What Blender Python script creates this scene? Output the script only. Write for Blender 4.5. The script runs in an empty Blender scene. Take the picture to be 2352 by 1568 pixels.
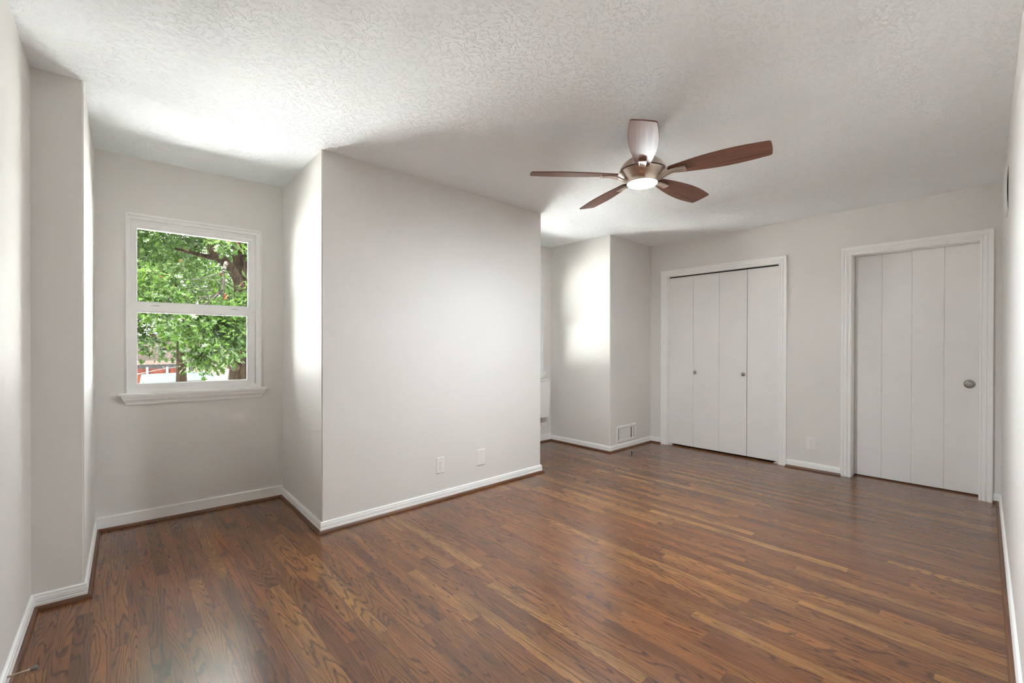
import bpy, bmesh, math, random
import numpy as np
from mathutils import Vector, Matrix

PI = math.pi
S = bpy.context.scene
COL = S.collection
H = 2.44                                   # ceiling height
# ------------------------------------------------------------------ camera
CX, CY, CZ = 0.0, 0.0, 1.1948
YAW, PITCH, ROLL = math.radians(47.598), math.radians(-0.217), math.radians(0.1116)
cam_d = bpy.data.cameras.new('camera')
cam = bpy.data.objects.new('camera', cam_d); COL.objects.link(cam)
S.camera = cam
cam_d.sensor_width = 36.0
cam_d.lens = 1010.33 * 36.0 / 2352.0
cam_d.shift_y = (797.71 - 784.0) / 2352.0
cam_d.clip_start = 0.02; cam_d.clip_end = 300
right = Vector((math.sin(YAW), -math.cos(YAW), 0))
fwd = Vector((math.cos(YAW) * math.cos(PITCH), math.sin(YAW) * math.cos(PITCH), math.sin(PITCH)))
up = right.cross(fwd)
r2 = right * math.cos(ROLL) + up * math.sin(ROLL)      # picture turned clockwise by ROLL
u2 = -right * math.sin(ROLL) + up * math.cos(ROLL)
M = Matrix(((r2.x, u2.x, -fwd.x, CX), (r2.y, u2.y, -fwd.y, CY), (r2.z, u2.z, -fwd.z, CZ), (0, 0, 0, 1)))
cam.matrix_world = M
# ------------------------------------------------------------------ world, sun, exposure
SKY = 12.0
SUN = 118.0
LAMP = 650.0
w = bpy.data.worlds.new('sky'); S.world = w; w.use_nodes = True
nt = w.node_tree; nt.nodes.clear()
out = nt.nodes.new('ShaderNodeOutputWorld'); bg = nt.nodes.new('ShaderNodeBackground')
tc = nt.nodes.new('ShaderNodeTexCoord'); sx = nt.nodes.new('ShaderNodeSeparateXYZ')
cr = nt.nodes.new('ShaderNodeValToRGB')
cr.color_ramp.elements[0].position = 0.0; cr.color_ramp.elements[0].color = (1.0, 1.0, 1.0, 1)
cr.color_ramp.elements[1].position = 0.9; cr.color_ramp.elements[1].color = (0.80, 0.90, 1.0, 1)
nt.links.new(tc.outputs['Generated'], sx.inputs[0]); nt.links.new(sx.outputs['Z'], cr.inputs[0])
nt.links.new(cr.outputs[0], bg.inputs['Color']); bg.inputs['Strength'].default_value = SKY
nt.links.new(bg.outputs[0], out.inputs['Surface'])
sl = bpy.data.lights.new('sun', 'SUN'); sl.energy = SUN; sl.angle = math.radians(0.8); sl.color = (1.0, 0.98, 0.95)
so = bpy.data.objects.new('sun', sl); COL.objects.link(so)
so.rotation_euler = Vector((0.30, 0.22, -0.93)).to_track_quat('-Z', 'Y').to_euler()
S.view_settings.view_transform = 'Standard'
S.view_settings.look = 'None'
S.view_settings.gamma = 1.0
S.view_settings.use_curve_mapping = False
S.view_settings.exposure = 0.32
S.cycles.max_bounces = 16; S.cycles.diffuse_bounces = 12; S.cycles.glossy_bounces = 4
S.cycles.transparent_max_bounces = 12
S.cycles.sample_clamp_indirect = 0.0
S.cycles.caustics_reflective = False; S.cycles.caustics_refractive = False
# ------------------------------------------------------------------ materials
def nmat(name):
    m = bpy.data.materials.new(name); m.use_nodes = True
    n = m.node_tree; b = n.nodes['Principled BSDF']
    return m, n, b
def noise(n, scale, detail=3, vec=None, rough=0.5):
    t = n.nodes.new('ShaderNodeTexNoise'); t.inputs['Scale'].default_value = scale
    t.inputs['Detail'].default_value = detail; t.inputs['Roughness'].default_value = rough
    if vec is None:
        vec = n.nodes.new('ShaderNodeTexCoord').outputs['Object']
    n.links.new(vec, t.inputs['Vector']); return t
def ramp(n, fac, stops):
    r = n.nodes.new('ShaderNodeValToRGB'); e = r.color_ramp.elements
    while len(e) < len(stops): e.new(0.5)
    for i, (p, c) in enumerate(stops):
        e[i].position = p; e[i].color = (c[0], c[1], c[2], 1)
    n.links.new(fac, r.inputs[0]); return r
def bump(n, b, height, strength, dist):
    k = n.nodes.new('ShaderNodeBump'); k.inputs['Strength'].default_value = strength
    k.inputs['Distance'].default_value = dist
    n.links.new(height, k.inputs['Height']); n.links.new(k.outputs[0], b.inputs['Normal']); return k
def math_n(n, op, a, b=None, c=None):
    m = n.nodes.new('ShaderNodeMath'); m.operation = op
    for i, v in enumerate((a, b, c)):
        if v is None: continue
        if isinstance(v, (int, float)): m.inputs[i].default_value = v
        else: n.links.new(v, m.inputs[i])
    return m.outputs[0]
def mixc(n, fac, a, b, mode='MIX'):
    m = n.nodes.new('ShaderNodeMix'); m.data_type = 'RGBA'; m.blend_type = mode
    for i, v in ((0, fac), (6, a), (7, b)):
        if isinstance(v, (int, float)): m.inputs[i].default_value = v
        elif isinstance(v, tuple): m.inputs[i].default_value = (v[0], v[1], v[2], 1)
        else: n.links.new(v, m.inputs[i])
    return m.outputs[2]
def plain(name, col, rough=0.5, metal=0.0, var=0.03, scale=6.0, bumps=0.0, spec=0.5):
    m, n, b = nmat(name)
    t = noise(n, scale, 3)
    lo = tuple(c * (1 - var) for c in col); hi = tuple(min(1, c * (1 + var)) for c in col)
    r = ramp(n, t.outputs['Fac'], [(0.3, lo), (0.7, hi)])
    n.links.new(r.outputs[0], b.inputs['Base Color'])
    b.inputs['Roughness'].default_value = rough; b.inputs['Metallic'].default_value = metal
    b.inputs['Specular IOR Level'].default_value = spec
    if bumps: bump(n, b, noise(n, 180, 2).outputs['Fac'], bumps, 0.002)
    return m
def wall_material():
    m, n, b = nmat('wall paint')
    b.inputs['Base Color'].default_value = (0.655, 0.632, 0.607, 1)
    t = noise(n, 2.0, 2)
    r = ramp(n, t.outputs['Fac'], [(0.3, (0.728, 0.712, 0.688)), (0.7, (0.741, 0.726, 0.703))])
    n.links.new(r.outputs[0], b.inputs['Base Color'])
    b.inputs['Roughness'].default_value = 0.62; b.inputs['Specular IOR Level'].default_value = 0.25
    a = noise(n, 70, 3); c = noise(n, 9, 2)
    h = math_n(n, 'ADD', a.outputs['Fac'], math_n(n, 'MULTIPLY', c.outputs['Fac'], 2.0))
    bump(n, b, h, 0.22, 0.0022)
    return m
def ceiling_material():
    m, n, b = nmat('ceiling paint')
    b.inputs['Base Color'].default_value = (0.895, 0.925, 0.95, 1)
    b.inputs['Roughness'].default_value = 0.75; b.inputs['Specular IOR Level'].default_value = 0.2
    tcn = n.nodes.new('ShaderNodeTexCoord')
    wn = noise(n, 9, 2, tcn.outputs['Object'])
    mp = n.nodes.new('ShaderNodeVectorMath'); mp.operation = 'MULTIPLY_ADD'
    mp.inputs[1].default_value = (0.12, 0.12, 0.12)
    n.links.new(wn.outputs['Color'], mp.inputs[0]); n.links.new(tcn.outputs['Object'], mp.inputs[2])
    st = n.nodes.new('ShaderNodeMapping'); st.inputs['Rotation'].default_value = (0, 0, 0.6)
    st.inputs['Scale'].default_value = (1, 1.9, 1); n.links.new(mp.outputs[0], st.inputs['Vector'])
    a = noise(n, 34, 4, st.outputs['Vector'], 0.6)
    e = ramp(n, a.outputs['Fac'], [(0.50, (0, 0, 0)), (0.60, (1, 1, 1))])
    f = noise(n, 120, 2, tcn.outputs['Object'])
    h = math_n(n, 'ADD', e.outputs[0], math_n(n, 'MULTIPLY', f.outputs['Fac'], 0.5))
    bump(n, b, h, 0.65, 0.0036)
    return m
def wood_floor_material():
    m, n, b = nmat('oak strip floor')
    W = 0.0575
    tcn = n.nodes.new('ShaderNodeTexCoord'); s = n.nodes.new('ShaderNodeSeparateXYZ')
    n.links.new(tcn.outputs['Object'], s.inputs[0]); X, Y = s.outputs['X'], s.outputs['Y']
    xs = math_n(n, 'DIVIDE', X, W); row = math_n(n, 'FLOOR', xs); fx = math_n(n, 'FRACT', xs)
    wr = n.nodes.new('ShaderNodeTexWhiteNoise'); wr.noise_dimensions = '1D'; n.links.new(row, wr.inputs['W'])
    sr = n.nodes.new('ShaderNodeSeparateColor'); n.links.new(wr.outputs['Color'], sr.inputs[0])
    L = math_n(n, 'MULTIPLY_ADD', sr.outputs[0], 0.75, 0.55)
    yy = math_n(n, 'ADD', math_n(n, 'DIVIDE', Y, L), math_n(n, 'MULTIPLY', sr.outputs[1], 31.0))
    col = math_n(n, 'FLOOR', yy); fy = math_n(n, 'FRACT', yy)
    cb = n.nodes.new('ShaderNodeCombineXYZ'); n.links.new(row, cb.inputs[0]); n.links.new(col, cb.inputs[1])
    wi = n.nodes.new('ShaderNodeTexWhiteNoise'); wi.noise_dimensions = '3D'; n.links.new(cb.outputs[0], wi.inputs['Vector'])
    si = n.nodes.new('ShaderNodeSeparateColor'); n.links.new(wi.outputs['Color'], si.inputs[0])
    r0, r1, r2_ = si.outputs[0], si.outputs[1], si.outputs[2]
    # board colour
    base = ramp(n, r0, [(0.0, (0.140, 0.049, 0.013)), (0.18, (0.165, 0.058, 0.015)), (0.34, (0.200, 0.062, 0.015)), (0.52, (0.185, 0.071, 0.019)), (0.70, (0.235, 0.083, 0.019)),
                        (0.88, (0.260, 0.108, 0.026)), (1.0, (0.320, 0.150, 0.040))])
    # cathedral figure = contour lines of a stretched noise, one field per board
    gv = n.nodes.new('ShaderNodeCombineXYZ')
    n.links.new(math_n(n, 'ADD', math_n(n, 'MULTIPLY', X, 13.0), math_n(n, 'MULTIPLY', r1, 91.0)), gv.inputs[0])
    n.links.new(math_n(n, 'ADD', math_n(n, 'MULTIPLY', Y, 1.0), math_n(n, 'MULTIPLY', r2_, 57.0)), gv.inputs[1])
    n.links.new(math_n(n, 'MULTIPLY', r0, 43.0), gv.inputs[2])
    g = noise(n, 1.0, 1.2, gv.outputs[0], 0.35)
    wv = n.nodes.new('ShaderNodeCombineXYZ')
    n.links.new(math_n(n, 'MULTIPLY', X, 60.0), wv.inputs[0]); n.links.new(math_n(n, 'MULTIPLY', Y, 22.0), wv.inputs[1])
    n.links.new(r1, wv.inputs[2])
    wob = noise(n, 1.0, 2, wv.outputs[0])
    kk = math_n(n, 'MULTIPLY_ADD', r2_, 110.0, 85.0)
    ph = math_n(n, 'ADD', math_n(n, 'MULTIPLY', g.outputs['Fac'], kk), math_n(n, 'MULTIPLY', wob.outputs['Fac'], 4.2))
    sn = math_n(n, 'SINE', ph)
    ln = ramp(n, math_n(n, 'MULTIPLY_ADD', sn, 0.5, 0.5), [(0.60, (0, 0, 0)), (0.98, (1, 1, 1))])
    amt = math_n(n, 'MULTIPLY', ln.outputs[0], math_n(n, 'MULTIPLY_ADD', wob.outputs['Fac'], 0.9, 0.05))
    # fine pores
    pv = n.nodes.new('ShaderNodeCombineXYZ')
    n.links.new(math_n(n, 'MULTIPLY', X, 620.0), pv.inputs[0]); n.links.new(math_n(n, 'MULTIPLY', Y, 16.0), pv.inputs[1])
    n.links.new(math_n(n, 'MULTIPLY', r0, 77.0), pv.inputs[2])
    po = noise(n, 1.0, 3, pv.outputs[0], 0.6)
    pr = ramp(n, po.outputs['Fac'], [(0.44, (0, 0, 0)), (0.68, (1, 1, 1))])
    # broad mottling along a board
    bv = n.nodes.new('ShaderNodeCombineXYZ')
    n.links.new(math_n(n, 'MULTIPLY', X, 22.0), bv.inputs[0]); n.links.new(math_n(n, 'MULTIPLY', Y, 3.2), bv.inputs[1])
    n.links.new(math_n(n, 'MULTIPLY', r1, 37.0), bv.inputs[2])
    br = noise(n, 1.0, 3, bv.outputs[0])
    mot = ramp(n, br.outputs['Fac'], [(0.28, (0.62, 0.60, 0.60)), (0.55, (1, 1, 1)), (0.8, (1.22, 1.18, 1.10))])
    c1 = mixc(n, 1.0, base.outputs[0], mot.outputs[0], 'MULTIPLY')
    c2 = mixc(n, math_n(n, 'MULTIPLY', amt, 1.25), c1, (0.036, 0.014, 0.006))
    c3 = mixc(n, math_n(n, 'MULTIPLY', pr.outputs[0], 0.42), c2, (0.075, 0.031, 0.014))
    # seams
    ex = math_n(n, 'MINIMUM', fx, math_n(n, 'SUBTRACT', 1.0, fx))
    ey = math_n(n, 'MULTIPLY', math_n(n, 'MINIMUM', fy, math_n(n, 'SUBTRACT', 1.0, fy)), L)
    e1 = math_n(n, 'LESS_THAN', math_n(n, 'MULTIPLY', ex, W), 0.00055)
    e2 = math_n(n, 'LESS_THAN', ey, 0.0007)
    seam = math_n(n, 'MAXIMUM', e1, e2)
    c4 = mixc(n, math_n(n, 'MULTIPLY', seam, 0.6), c3, (0.035, 0.015, 0.008))
    n.links.new(c4, b.inputs['Base Color'])
    rr = noise(n, 2.2, 3, tcn.outputs['Object'])
    ro = n.nodes.new('ShaderNodeMapRange'); ro.inputs['To Min'].default_value = 0.17; ro.inputs['To Max'].default_value = 0.23
    n.links.new(rr.outputs['Fac'], ro.inputs['Value']); n.links.new(ro.outputs[0], b.inputs['Roughness'])
    b.inputs['Specular IOR Level'].default_value = 0.85
    b.inputs['Coat Weight'].default_value = 0.30; b.inputs['Coat Roughness'].default_value = 0.42
    hh = math_n(n, 'SUBTRACT', math_n(n, 'MULTIPLY', r2_, 0.10), math_n(n, 'ADD', math_n(n, 'MULTIPLY', amt, 0.10), math_n(n, 'MULTIPLY', seam, 0.8)))
    bump(n, b, hh, 0.35, 0.0006)
    return m
def grain_material(name, lo, hi, rough, axis=1, scale=1.0, spec=0.5):
    m, n, b = nmat(name)
    tcn = n.nodes.new('ShaderNodeTexCoord'); mp = n.nodes.new('ShaderNodeMapping')
    sc = [60 * scale] * 3; sc[axis] = 3.0 * scale
    mp.inputs['Scale'].default_value = sc
    n.links.new(tcn.outputs['Object'], mp.inputs['Vector'])
    t = noise(n, 1.0, 4, mp.outputs[0], 0.6)
    r = ramp(n, t.outputs['Fac'], [(0.3, lo), (0.72, hi)])
    n.links.new(r.outputs[0], b.inputs['Base Color']); b.inputs['Roughness'].default_value = rough
    b.inputs['Specular IOR Level'].default_value = spec
    return m
def glass_material():
    m = bpy.data.materials.new('window glass'); m.use_nodes = True; n = m.node_tree; n.nodes.clear()
    o = n.nodes.new('ShaderNodeOutputMaterial'); tr = n.nodes.new('ShaderNodeBsdfTransparent')
    gl = n.nodes.new('ShaderNodeBsdfGlossy'); fr = n.nodes.new('ShaderNodeFresnel'); mx = n.nodes.new('ShaderNodeMixShader')
    tr.inputs[0].default_value = (0.97, 0.985, 0.975, 1); gl.inputs['Roughness'].default_value = 0.01
    fr.inputs['IOR'].default_value = 1.35
    n.links.new(fr.outputs[0], mx.inputs[0]); n.links.new(tr.outputs[0], mx.inputs[1]); n.links.new(gl.outputs[0], mx.inputs[2])
    n.links.new(mx.outputs[0], o.inputs['Surface']); return m
def leaf_material(name, cols, trans):
    m, n, b = nmat(name)
    at = n.nodes.new('ShaderNodeAttribute'); at.attribute_name = 'tone'
    r = ramp(n, at.outputs['Fac'], cols)
    n.links.new(r.outputs[0], b.inputs['Base Color'])
    b.inputs['Roughness'].default_value = 0.5; b.inputs['Specular IOR Level'].default_value = 0.10
    tl = n.nodes.new('ShaderNodeBsdfTranslucent')
    hs = n.nodes.new('ShaderNodeHueSaturation'); hs.inputs['Value'].default_value = 1.5; hs.inputs['Hue'].default_value = 0.485
    n.links.new(r.outputs[0], hs.inputs['Color']); n.links.new(hs.outputs[0], tl.inputs['Color'])
    mx = n.nodes.new('ShaderNodeMixShader'); mx.inputs[0].default_value = trans
    o = n.nodes['Material Output']
    n.links.new(b.outputs[0], mx.inputs[1]); n.links.new(tl.outputs[0], mx.inputs[2]); n.links.new(mx.outputs[0], o.inputs['Surface'])
    return m
def bark_material(name, lo, hi):
    m, n, b = nmat(name)
    tcn = n.nodes.new('ShaderNodeTexCoord'); mp = n.nodes.new('ShaderNodeMapping'); mp.inputs['Scale'].default_value = (26, 26, 5)
    n.links.new(tcn.outputs['Object'], mp.inputs['Vector'])
    t = noise(n, 1.0, 4, mp.outputs[0], 0.65)
    r = ramp(n, t.outputs['Fac'], [(0.35, lo), (0.65, hi)])
    n.links.new(r.outputs[0], b.inputs['Base Color']); b.inputs['Roughness'].default_value = 0.9; b.inputs['Specular IOR Level'].default_value = 0.03
    bump(n, b, t.outputs['Fac'], 0.8, 0.03); return m
def emit_material(name, col, strength):
    m, n, b = nmat(name)
    b.inputs['Base Color'].default_value = (0.9, 0.9, 0.88, 1)
    b.inputs['Emission Color'].default_value = (*col, 1); b.inputs['Emission Strength'].default_value = strength
    return m

MW = wall_material(); MC = ceiling_material(); MF = wood_floor_material()
MT = plain('trim paint', (0.87, 0.87, 0.86), 0.38, var=0.01)
MDOOR = plain('door paint', (0.82, 0.812, 0.80), 0.42, var=0.012)
MV = plain('white vinyl', (0.84, 0.84, 0.835), 0.35, var=0.01)
MPLATE = plain('plate plastic', (0.80, 0.79, 0.775), 0.3, var=0.01)
MSHOE_Y = grain_material('shoe wood long', (0.085, 0.036, 0.017), (0.20, 0.088, 0.040), 0.38, 1)
MSHOE_X = grain_material('shoe wood cross', (0.085, 0.036, 0.017), (0.20, 0.088, 0.040), 0.38, 0)
MSHOE_BR = MSHOE_Y
MBLADE = grain_material('blade walnut', (0.150, 0.060, 0.036), (0.260, 0.118, 0.074), 0.50, 0, 0.7)
MNICK = plain('brushed nickel', (0.66, 0.56, 0.48), 0.30, 1.0, var=0.03, scale=20)
MNICK2 = plain('satin nickel', (0.42, 0.40, 0.37), 0.33, 1.0, var=0.03, scale=20)
MDARK = plain('dark slot', (0.02, 0.02, 0.02), 0.7)
MRUB = plain('grey rubber', (0.16, 0.145, 0.13), 0.6)
MLATCH = plain('grey latch', (0.55, 0.55, 0.54), 0.4)
MG = glass_material()
MLAMP = emit_material('lamp diffuser', (0.90, 0.97, 1.0), LAMP)
# ------------------------------------------------------------------ helpers
def tag(o, label=None, cat=None, group=None, kind=None):
    if label: o['label'] = label
    if cat: o['category'] = cat
    if group: o['group'] = group
    if kind: o['kind'] = kind
    return o
def link(name, me, mats, parent=None):
    o = bpy.data.objects.new(name, me); COL.objects.link(o)
    for m in (mats if isinstance(mats, (list, tuple)) else [mats]): me.materials.append(m)
    if parent is not None: o.parent = parent
    return o
def obj(name, bm, mats, parent=None, smooth=False, recalc=True):
    if recalc: bmesh.ops.recalc_face_normals(bm, faces=bm.faces)
    me = bpy.data.meshes.new(name); bm.to_mesh(me); bm.free()
    if smooth:
        for p in me.polygons: p.use_smooth = True
        try: me.set_sharp_from_angle(angle=math.radians(38))
        except Exception: pass
    return link(name, me, mats, parent)
def empty(name, loc=(0, 0, 0), rot=None):
    o = bpy.data.objects.new(name, None); COL.objects.link(o); o.location = loc; o.empty_display_size = 0.1
    if rot: o.rotation_euler = rot
    return o
def add_box(bm, lo, hi, xf=None, bev=0.0):
    vs = [(x, y, z) for x in (lo[0], hi[0]) for y in (lo[1], hi[1]) for z in (lo[2], hi[2])]
    b2 = bmesh.new(); v = [b2.verts.new(p) for p in vs]
    for f in ((0, 1, 3, 2), (4, 6, 7, 5), (0, 4, 5, 1), (2, 3, 7, 6), (0, 2, 6, 4), (1, 5, 7, 3)): b2.faces.new([v[i] for i in f])
    bmesh.ops.recalc_face_normals(b2, faces=b2.faces)
    if bev > 0: bmesh.ops.bevel(b2, geom=b2.edges[:], offset=bev, segments=2, affect='EDGES')
    merge(bm, b2, xf)
def merge(bm, b2, xf=None):
    mp = {}
    for v in b2.verts:
        p = v.co if xf is None else xf(v.co) if callable(xf) else xf @ v.co
        mp[v] = bm.verts.new(p)
    for f in b2.faces:
        try: bm.faces.new([mp[v] for v in f.verts])
        except ValueError: pass
    b2.free()
def prism(pts, z0, z1):
    bm = bmesh.new()
    a = [bm.verts.new((x, y, z0)) for x, y in pts]; c = [bm.verts.new((x, y, z1)) for x, y in pts]
    bm.faces.new(a); bm.faces.new(c); n = len(pts)
    for i in range(n): bm.faces.new((a[i], a[(i + 1) % n], c[(i + 1) % n], c[i]))
    return bm
def lathe(bm, prof, seg=48, xf=None, cap=True):
    b2 = bmesh.new(); rings = []
    for r, z in prof:
        rings.append([b2.verts.new((r * math.cos(2 * PI * i / seg), r * math.sin(2 * PI * i / seg), z)) for i in range(seg)])
    for a, c in zip(rings, rings[1:]):
        for i in range(seg): b2.faces.new((a[i], a[(i + 1) % seg], c[(i + 1) % seg], c[i]))
    if cap: b2.faces.new(rings[0]); b2.faces.new(rings[-1])
    bmesh.ops.recalc_face_normals(b2, faces=b2.faces)
    merge(bm, b2, xf)
def tube(bm, pts, rads, seg=8):
    """tapered tube through 3-D points"""
    rings = []; n = len(pts); pts = [Vector(p) for p in pts]
    ref = Vector((0.3, 0.2, 1)).normalized()
    for i, p in enumerate(pts):
        d = (pts[min(i + 1, n - 1)] - pts[max(i - 1, 0)]).normalized()
        a = d.cross(ref);
        if a.length < 1e-3: a = d.cross(Vector((1, 0, 0)))
        a.normalize(); c = d.cross(a)
        rings.append([bm.verts.new(p + (a * math.cos(2 * PI * k / seg) + c * math.sin(2 * PI * k / seg)) * rads[i]) for k in range(seg)])
    for a, c in zip(rings, rings[1:]):
        for k in range(seg): bm.faces.new((a[k], a[(k + 1) % seg], c[(k + 1) % seg], c[k]))
    bm.faces.new(rings[0]); bm.faces.new(rings[-1])
class Plane2:
    """local frame on a wall: s along the wall, d out of the wall into the room, z up"""
    def __init__(self, p, q):
        self.p = Vector((p[0], p[1], 0)); self.t = (Vector((q[0], q[1], 0)) - self.p).normalized()
        self.n = Vector((self.t.y, -self.t.x, 0)); self.L = (Vector((q[0], q[1], 0)) - self.p).length
    def at(self, s, d, z): return self.p + self.t * s + self.n * d + Vector((0, 0, z))
    def f(self, v): return self.at(v[0], v[1], v[2])
    def rz(self): return math.atan2(self.t.y, self.t.x)
    def matrix(self, s, d, z):
        o = self.at(s, d, z)
        return Matrix(((self.t.x, self.n.x, 0, o.x), (self.t.y, self.n.y, 0, o.y), (0, 0, 1, o.z), (0, 0, 0, 1)))
# ------------------------------------------------------------------ room corners (metres)
N0 = (-0.315, -0.1023)
A = (-0.2644, 2.9127); B = (-0.0923, 2.8984); C = (-0.0741, 3.8598); D = (1.0097, 3.7966)
E_ = (0.9933, 2.8828); F = (3.0073, 2.8891); G0 = (3.012, 3.790); G = (4.1254, 3.7865)
Hc = (4.1294, 2.8934); I = (4.9906, 2.8930); J = (5.0017, -0.0422)
OUT = 4.02                                                     # outside face of the window wall
ZB, ZT = -0.25, 2.62
def struct(name, bm, m, parent=None, smooth=False):
    o = obj(name, bm, m, parent, smooth)
    if parent is None: o['kind'] = 'structure'
    return o
# floor slab and ceiling slab
struct('floor', prism([(-0.5, -0.3), (6.2, -0.3), (6.2, OUT), (-0.5, OUT)], -0.25, 0.0), MF)
struct('ceiling', prism([(-0.5, -0.3), (6.2, -0.3), (6.2, OUT), (-0.5, OUT)], H, ZT), MC)
struct('wall_left', prism([N0, A, (A[0], OUT), (-0.5, OUT), (-0.5, -0.3), (N0[0], -0.3)], 0, H), MW)
def rounded(bm, xy, r=0.006):
    es = [e for e in bm.edges if all((v.co.x - xy[0]) ** 2 + (v.co.y - xy[1]) ** 2 < 1e-6 for v in e.verts)]
    bmesh.ops.bevel(bm, geom=es, offset=r, segments=3, affect='EDGES'); return bm
struct('wall_left_alcove_pier', rounded(prism([A, B, C, (C[0], OUT), (A[0], OUT)], 0, H), B), MW)
struct('wall_center', rounded(rounded(prism([D, E_, F, G0, (G0[0], OUT), (D[0], OUT)], 0, H), E_), F), MW)
struct('wall_right_alcove_pier', rounded(prism([G, Hc, I, (I[0], OUT), (G[0], OUT)], 0, H), Hc), MW)
struct('wall_near', prism([(N0[0], -0.3), N0, (0.5, -0.0882), J, (6.2, J[1]), (6.2, -0.3)], 0, H), MW)
def wall_with_holes(name, PL, s0, s1, holes, depth):
    """slab behind the plane with rectangular openings (s0,s1,z0,z1)"""
    bm = bmesh.new(); cur = s0
    for (a, b_, z0, z1) in holes:
        add_box(bm, (cur, -depth, 0), (a, 0, H), PL.f)
        if z0 > 0: add_box(bm, (a, -depth, 0), (b_, 0, z0), PL.f)
        add_box(bm, (a, -depth, z1), (b_, 0, H), PL.f); cur = b_
    add_box(bm, (cur, -depth, 0), (s1, 0, H), PL.f)
    bmesh.ops.remove_doubles(bm, verts=bm.verts, dist=1e-5)
    return struct(name, bm, MW)
P_CD = Plane2(C, D); P_EF = Plane2(E_, F); P_G = Plane2(G0, G); P_HI = Plane2(Hc, I); P_IJ = Plane2(I, J)
P_AB = Plane2(A, B); P_NA = Plane2(N0, A); P_JN = Plane2(J, (0.5, -0.0882))
WIN = (0.156, 0.930, 0.876, 2.066)
WD = 0.155
wall_with_holes('wall_window_left', P_CD, 0, P_CD.L, [WIN], WD)
W2 = 3.155 - G0[0] - 0.112                                       # window offset in the far alcove
WIN2 = (WIN[0] + W2, WIN[1] + W2, WIN[2], WIN[3])
wall_with_holes('wall_window_right', P_G, 0, P_G.L, [WIN2], WD)
CLO = (0.226, 1.436, 0, 2.03); DOR = (2.016, 2.836, 0, 2.026)
wall_with_holes('wall_closet', P_IJ, 0, P_IJ.L, [CLO, DOR], 0.17)
# closed spaces behind the closet doors and the plank door (dark because nothing lights them)
bm = bmesh.new()
for (a, b_, dd) in ((CLO[0] - 0.2, CLO[1] + 0.2, 0.75), (DOR[0] - 0.15, DOR[1] + 0.05, 0.95)):
    add_box(bm, (a - 0.05, -dd - 0.05, 0), (b_ + 0.02, -dd, H), P_IJ.f)
    add_box(bm, (a - 0.05, -dd, 0), (a, -0.17, H), P_IJ.f); add_box(bm, (b_ - 0.03, -dd, 0), (b_ + 0.02, -0.17, H), P_IJ.f)
struct('wall_behind_closet', bm, MW)
# ------------------------------------------------------------------ baseboards with wood shoe
BASE = [(0.012, 0), (0.012, 0.030), (0.0085, 0.0335), (0.0118, 0.036), (0.0108, 0.054), (0.0070, 0.0575), (0.0098, 0.0595), (0.0085, 0.067), (0.004, 0.0700), (0, 0.0705)]
FLAT = [(0.012, 0), (0.012, 0.085), (0.010, 0.0885), (0, 0.0885)]
SHOE = [(0.012, 0), (0.028, 0), (0.0275, 0.006), (0.0248, 0.0125), (0.020, 0.0168), (0.0145, 0.0185), (0.012, 0.0185)]
def seg_dirs(path):
    return [(Vector(path[i + 1]) - Vector(path[i])).normalized() for i in range(len(path) - 1)]
def sweep_segment(path, i, prof, s0=None, s1=None):
    """one straight run i of the path, mitred where it meets its neighbours; s0/s1 cut it square"""
    ds = seg_dirs(path); p, q = Vector(path[i]), Vector(path[i + 1]); d = ds[i]; n = Vector((d.y, -d.x))
    def mit(pt, dn):
        if dn is None: return lambda off: pt + n * off
        n2 = Vector((dn.y, -dn.x)); m = (n + n2).normalized(); k = 1.0 / max(0.2, m.dot(n))
        return lambda off: pt + m * (off * k)
    fa = (lambda off: p + d * s0 + n * off) if s0 is not None else mit(p, ds[i - 1] if i > 0 else None)
    fb = (lambda off: p + d * s1 + n * off) if s1 is not None else mit(q, ds[i + 1] if i + 1 < len(ds) else None)
    bm = bmesh.new(); ra, rb = [], []
    pr = [(0, 0)] + prof if prof[0][0] > 0 and prof[-1][0] == 0 else prof
    for off, z in pr:
        u, v = fa(off), fb(off); ra.append(bm.verts.new((u.x, u.y, z))); rb.append(bm.verts.new((v.x, v.y, z)))
    k = len(pr)
    for j in range(k): bm.faces.new((ra[j], ra[(j + 1) % k], rb[(j + 1) % k], rb[j]))
    bm.faces.new(ra); bm.faces.new(rb)
    return bm
PATH = [N0, A, B, C, D, E_, F, G0, G, Hc, I, J, (0.5, -0.0882), N0]
SEGS = [(0, 'left', BASE, None, None), (1, 'left_pier', BASE, None, None), (2, 'left_alcove_left_side', BASE, None, None),
        (3, 'left_alcove', FLAT, None, None), (4, 'left_alcove_right_side', BASE, None, None), (5, 'center', BASE, None, None),
        (6, 'right_alcove_left_side', BASE, None, None), (7, 'right_alcove', FLAT, None, None), (8, 'right_alcove_right_side', BASE, None, None),
        (9, 'right_pier', BASE, None, None), (10, 'closet_far', BASE, None, 0.146), (10, 'closet_middle', BASE, 1.492, 1.946),
        (10, 'closet_near', BASE, 2.893, None), (11, 'near', BASE, None, None), (12, 'near_corner', BASE, None, None)]
for (i, nm, pf, s0, s1) in SEGS:
    b = struct('baseboard_' + nm, sweep_segment(PATH, i, pf, s0, s1), MT)
    d = seg_dirs(PATH)[i]
    sh = obj('shoe_molding', sweep_segment(PATH, i, SHOE, s0, s1), MSHOE_Y if abs(d.y) > abs(d.x) else MSHOE_X, b)
    sh['label'] = 'brown stained wood shoe molding'
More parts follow.
